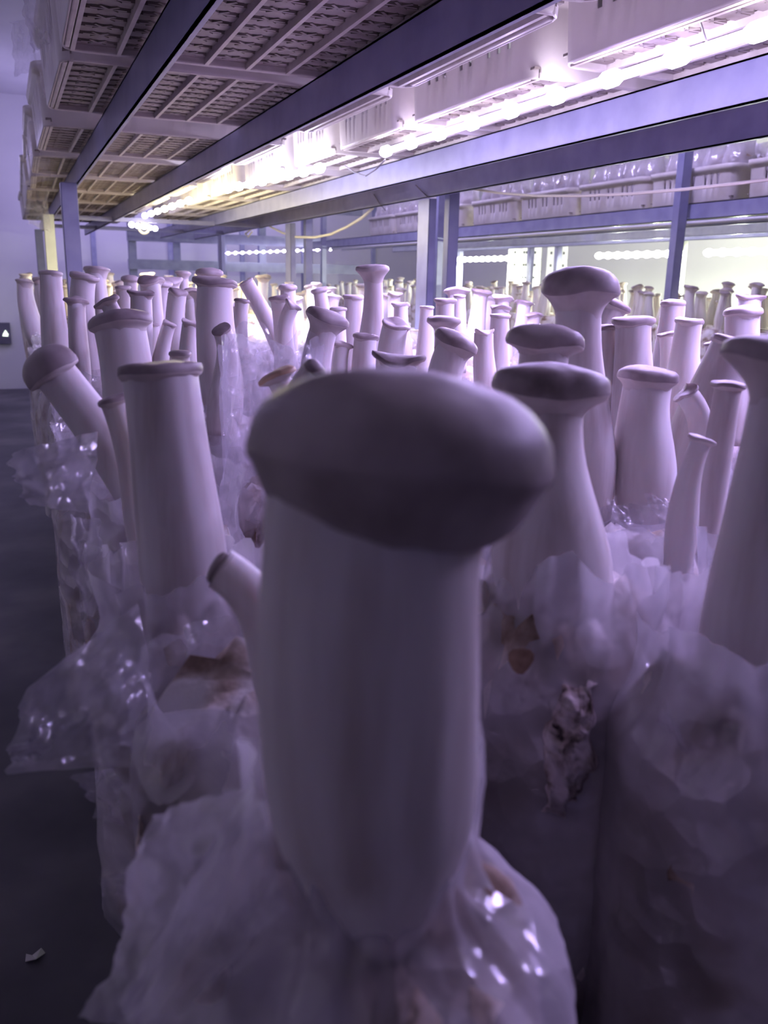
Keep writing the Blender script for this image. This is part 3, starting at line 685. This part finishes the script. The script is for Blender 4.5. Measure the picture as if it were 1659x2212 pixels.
# packed bags further back and on the rack behind, out of sight under the mushrooms
def bag_bed(x0, x1, y0, y1, label):
    b_v = []; b_f = []; y = y0
    while y < y1:
        x = x0
        while x < x1:
            n = len(b_v)
            for z, q in ((0, .9), (.16, 1), (H_BAG, .7)):
                for k in range(10): b_v.append((x + .054 * q * math.cos(k * .6283), y + .054 * q * math.sin(k * .6283), Z(ZB) + z + (.02 if z == 0 else .022)))
            for i in range(2):
                for k in range(10): b_f.append((n + i * 10 + k, n + i * 10 + (k + 1) % 10, n + (i + 1) * 10 + (k + 1) % 10, n + (i + 1) * 10 + k))
            b_f.append(tuple(n + 20 + k for k in range(10))); x += .125
        y += .125
    tag(link('growing_bags', b_v, b_f, M['mycelium']), label, 'bags', kind='stuff')
bag_bed(.075, 1.25, 2.56, 6.2, 'bed of packed growing bags far back on the near shelf, hidden under the mushroom crowd')
bag_bed(2.42, 3.45, 2.2, 7.4, 'bed of packed growing bags on the rack behind')
for i, (xx, nm) in enumerate(((2.985, 'near'),)):
    pass
sh = MB().box(2.4, 1.7, Z(ZB - .002), 3.5, 7.5, Z(ZB + .02)); sh.build('shelf_board', M['crate_dark'], nb)
sh = MB().box(.05, .06, Z(ZB - .002), 1.3, 6.3, Z(ZB + .02)); sh.build('shelf_board', M['crate_dark'], rack)

# bags standing in the crates of the rack behind and in the crates overhead by the aisle
cb_root = None
OVER = []
def crate_bag(x, y, z, lb, gr):
    global cb_root
    if cb_root is None:
        cb_root = empty('growing_bag', (x, y, z), lb, 'bag', gr)
        v, f = substrate_mesh(.058, .155, 71, 18); link('substrate', v, f, M['mycelium'], cb_root)
        v, f = sleeve_mesh(.059, .150, .195, .050, .052, 72, 28, 12, 1.1); link('plastic_film', v, f, M['film_white'], cb_root)
        return cb_root
    return dup(cb_root, (x, y, z), (0, 0, rng.uniform(0, 6.28)) if 'overhead' not in lb else (0, 0, 0), label=lb, group=gr)
for i, y in enumerate(NY):
    yc = y if i == 0 else y - .27 + .235
    for qi, q in enumerate((-.155, -.05, .055, .16)):
        for xq in (-.19,) if i > 2 else (-.19, -.06):
            crate_bag(2.73 + xq, yc + q, Z(.31 + .022), 'white bag in the %s crate of the rack behind, %s bag of its %s line' % (ords[i], ords[qi], 'front' if xq < -.1 else 'second'), 'bags in the %s crate behind' % ords[i])
for i, (y0, y1) in enumerate(AY[:7]):
    for qi, q in enumerate((-.15, -.03, .09)):
        ob = crate_bag(AX[i] - .20, (y0 + y1) / 2 + q, Z(.31 + .022), 'growing bag at the aisle side of the %s overhead crate, %s of three' % (ords[i], ords[qi]), 'bags in the %s overhead crate' % ords[i])
        if qi == 1 and i >= 1: OVER.append(ob)

# ------------------------------------------------------------------ film flaps and crumbs
D = at_depth
film_sheet(left_bag, (D(300, 1300, .375), D(350, 1650, .355), D(-10, 1672, .33), D(40, 1500, .34)), 1, amp=.008, ragged=.12, bulge=.01, m='film_flap')
film_sheet(left_bag, (D(215, 930, .44), D(190, 1110, .43), D(40, 1085, .41), D(-5, 985, .41)), 2, amp=.007, ragged=.25, m='film_flap')
film_sheet(left_bag, (D(235, 1330, .44), D(215, 1390, .44), D(150, 1372, .43), D(145, 1350, .43)), 3, amp=.003, nu=10, nv=10)
film_sheet(left_bag, (D(240, 1660, .38), D(265, 1790, .38), D(215, 1760, .36), D(168, 1672, .36)), 4, amp=.006, nu=14, nv=14)
film_sheet(left_bag, (D(300, 1885, .33), D(290, 1930, .33), D(215, 1928, .32), D(206, 1895, .32)), 6, amp=.004, nu=10, nv=10)
film_sheet(left_bag, (D(275, 1390, .40), D(330, 1570, .40), D(285, 1640, .38), D(262, 1450, .38)), 7, amp=.009, nu=20, nv=14, m='film')
film_sheet(left_bag, (D(330, 1690, .33), D(290, 1960, .31), D(300, 1950, .30), D(300, 1700, .32)), 8, amp=.003, name='dry_fold', m='husk')
film_sheet(left_bag, (D(215, 1120, .47), D(215, 1330, .46), D(170, 1320, .45), D(130, 1110, .45)), 12, amp=.007, name='dry_fold', m='film', ragged=.5)
film_sheet(right_bag, (D(1420, 1560, .33), D(1490, 1640, .33), D(1480, 1610, .30), D(1440, 1490, .31)), 9, amp=.003, nu=12, nv=8)
film_sheet(wavy_bag, (D(1310, 1075, .52), D(1385, 1105, .52), D(1390, 1180, .5), D(1318, 1150, .5)), 10, amp=.004)
film_sheet(wavy_bag, (D(1395, 1060, .52), D(1470, 1090, .52), D(1545, 1190, .5), D(1440, 1160, .5)), 13, amp=.004)
film_sheet(main_bag, (D(545, 1680, .20), D(620, 1960, .195), D(330, 2260, .185), D(250, 2180, .19)), 15, amp=.004, nu=30, nv=40, m='film_near', ragged=.05)
film_sheet(main_bag, (D(330, 1760, .26), D(545, 1690, .205), D(420, 2260, .20), D(180, 2212, .24)), 16, amp=.005, nu=30, nv=40, m='film_near', ragged=.05)

for k, (o, c) in enumerate((('0', ((100, -20, 1.3), (120, 90, 1.4), (60, 120, 1.4), (35, 0, 1.3))), ('1', ((110, 90, 1.7), (130, 190, 1.8), (85, 215, 1.8), (68, 120, 1.7))),
                            ('2', ((70, 40, 1.9), (80, 150, 2.0), (25, 170, 2.0), (10, 50, 1.9))), ('3', ((110, 250, 2.3), (110, 390, 2.5), (40, 400, 2.5), (45, 270, 2.3))),
                            ('4', ((100, 400, 3.2), (110, 500, 3.4), (45, 480, 3.4), (50, 420, 3.2))))):
    rt = OVER[k]
    film_sheet(rt, [D(*q) for q in c], 30 + k, amp=.010, nu=14, nv=14, name='film_tatter', ragged=.35)

# crumbled substrate showing at the side of the wavy-capped mushroom's bag
v = []; f = []; NU_, NV_ = 46, 24
for i in range(NU_ + 1):
    for k in range(NV_ + 1):
        a, b = i / NU_, k / NV_
        e = max(0, 1 - max(abs(2 * a - 1), abs(2 * b - 1)) ** 4)                  # sinks back into the bag towards its border
        wv = .22 * fract((a * 3, b * 3, 0), 1, 51); u = 1195 + 105 * b + 30 * wv * 4 - 30 * a; w = 1475 + 275 * a + 40 * wv * 3 - 20 * b
        q = at_depth(u, w, .372 - .026 * e - .006 * e * fract((a * 9, b * 5, 1), 1.0, 52) - .004 * e * fract((a * 24, b * 13, 2), 1, 53))
        v.append(q - np.array(wavy_bag.location))
for i in range(NU_):
    for k in range(NV_):
        q = i * (NV_ + 1) + k; f.append((q, q + 1, q + NV_ + 2, q + NV_ + 1))
o = link('exposed_substrate', v, f, M['crumb'], wavy_bag); o['label'] = 'crumbling pinkish substrate with dark specks'
v = []; f = []; c = at_depth(1125, 1426, .322)
for i in range(5):
    for k in range(14):
        th = 2 * math.pi * k / 14; rr = .0048 * i / 4 * (1 + .12 * math.sin(3 * th)); v.append(c + HR * rr * math.cos(th) + np.array((0, 0, 1)) * rr * math.sin(th) * 1.1 - HF * .0008 * (1 - (i / 4) ** 2) - np.array(wavy_bag.location))
for i in range(4):
    for k in range(14): f.append((i * 14 + k, i * 14 + (k + 1) % 14, (i + 1) * 14 + (k + 1) % 14, (i + 1) * 14 + k))
o = link('stain_spot', v, f, M['spot'], wavy_bag); o['label'] = 'round brown spot'

# ------------------------------------------------------------------ cords, wires, ring, sign, stacked crates, scrap
c1 = [at_axis(u, v, 0, 1.25) for u, v in ((805, 450), (780, 472), (750, 490), (715, 506), (680, 513), (640, 512), (610, 503), (585, 490), (565, 478))]
tag(tube('cord', [tuple(p) for p in c1], .0055, M['cord']), 'cream cord sagging in a loop under the blue beam left of its post', 'cord')
c2 = [at_axis(u, v, 0, 1.30) for u, v in ((1020, 408), (1080, 417), (1160, 423), (1260, 423), (1360, 419), (1480, 409), (1580, 398), (1690, 384))]
tag(tube('cord', [tuple(p) for p in c2], .0034, M['cord']), 'long pale cord sagging in front of the crates on the rack behind', 'cord')
c3 = [at_axis(u, v, 0, 1.22) for u, v in ((552, 488), (540, 497), (530, 505), (536, 512), (545, 500))]
tag(tube('cord', [tuple(p) for p in c3], .004, M['cord']), 'short knotted end of cream cord hanging at the beam', 'cord')
for pts, lb in ((((808, 420), (820, 440), (833, 455)), 'thin dark tie wire round the lower beam left of the post'),
                (((898, 400), (912, 414), (926, 428)), 'thin dark tie wire round the lower beam above the twin posts'),
                (((745, 358), (765, 372), (790, 380), (812, 366), (832, 345)), 'loose dark wire bridging the gap between the two LED strips')):
    x = 1.205 if pts[0][0] != 745 else .80
    q = [tuple(at_axis(u, v, 0, x)) for u, v in pts]
    tag(tube('tie_wire', q, .0016, M['wire']), lb, 'wire')
tag(tube('hanger_string', [tuple(at_axis(1495, -40, 0, .8)), tuple(at_axis(1514, 50, 0, .8)), tuple(at_axis(1532, 108, 0, .8))], .0012, M['white']), 'thin white string holding up the violet LED strip', 'string')
rc = at_axis(311, 493, 1, 4.3); v = []; f = []
for i in range(20):
    for j in range(8):
        a, b = 2 * math.pi * i / 20, 2 * math.pi * j / 8; q = .022 + .007 * math.cos(b)
        v.append(rc + HR * q * math.cos(a) + np.array((0, 0, 1)) * q * math.sin(a) + HF * .012 * math.sin(b))
for i in range(20):
    for j in range(8): f.append((i * 8 + j, ((i + 1) % 20) * 8 + j, ((i + 1) % 20) * 8 + (j + 1) % 8, i * 8 + (j + 1) % 8))
tag(link('pipe_end', v, f, M['white']), 'round white open pipe end at the far bright part of the beam', 'pipe')

st_root = None
for cx_, cols in ((4.16, 1), (4.16, 2)): pass
k = 0
def stack_crate(p, w, h, lb):
    root = empty('storage_crate', tuple(p), lb, 'crate', 'white crates stacked beyond the rack behind')
    b = MB(); hw = w / 2
    b.box(-hw, -.17, .004, hw, -.02, h - .004).build('body', M['wall_warm'], root, bevel=.004)
    b = MB()
    for x in (-hw, hw - .012, -hw * .35, hw * .3): b.box(x, -.178, 0, x + .012, -.17, h)
    b.box(-hw, -.18, 0, hw, -.17, .012).box(-hw, -.18, h - .012, hw, -.17, h); b.build('frame', M['white'], root)
    b = MB()
    for x in (-.6, -.05, .1, .25, .62): b.box(x * hw - .007, -.1735, h * .42, x * hw + .007, -.1695, h * .62)
    b.build('handle_slot', M['dark'], root)
    root.rotation_euler = (0, 0, math.radians(-35)); return root
for cix, (u, w) in enumerate(((1132, .26), (1200, .16))):
    for r in range(5):
        p = at_depth(u, 626, 7.1); p[2] = Z(-.10) + r * .096
        stack_crate(p, w, .094, 'white stacked crate beyond the rack behind, %s from the bottom of the %s stack' % (ords[r], 'wider' if cix == 0 else 'narrower'))
for u, w in ((1132, .26), (1200, .16)):
    p = at_depth(u, 626, 7.1)
    pl = empty('pallet_box', (p[0], p[1], 0), 'pale tall box under the %s stack of white crates' % ('wider' if w > .2 else 'narrower'), 'box')
    MB().box(-w / 2, -.17, 0, w / 2, -.02, Z(-.104)).build('body', M['wall_warm'], pl); pl.rotation_euler = (0, 0, math.radians(-35))

sg = at_axis(12, 718, 1, YB - .03)
sr = empty('exit_light', (sg[0], YB, sg[2]), 'small dark wall box with a lit greenish-white figure, low on the far wall', 'sign')
MB().box(-.075, -.05, -.12, .050, 0, .10).build('housing', M['housing'], sr, bevel=.004)
b = MB()
for k, (x0, x1, z0) in enumerate(((-.030, .022, -.030), (-.024, .026, -.014), (-.014, .016, .002), (-.006, .008, .016))): b.bar((x0, -.052, z0), (x1, -.052, z0 - .003), .008, .012)
b.build('lit_figure', M['sign_lit'], sr)
p = at_axis(75, 2068, 2, .003)
v = [p + np.array(q) for q in ((-.016, -.004, 0), (.002, -.012, .006), (.018, .004, 0.001), (.012, .012, .007), (-.004, .006, .001), (-.014, .010, .004))]
v = v + [q - np.array((0, 0, .0015)) for q in v]
f = [(0, 1, 2, 3, 4, 5), (11, 10, 9, 8, 7, 6)] + [(i, i + 6, (i + 1) % 6 + 6, (i + 1) % 6) for i in range(6)]
tag(link('paper_scrap', v, f, M['paper'], smooth=False), 'tiny crumpled scrap lying on the dark aisle floor', 'scrap')
print('COUNT far', n_far, 'nb', n_nb, 'bags', nbg, 'objs', len(bpy.data.objects))
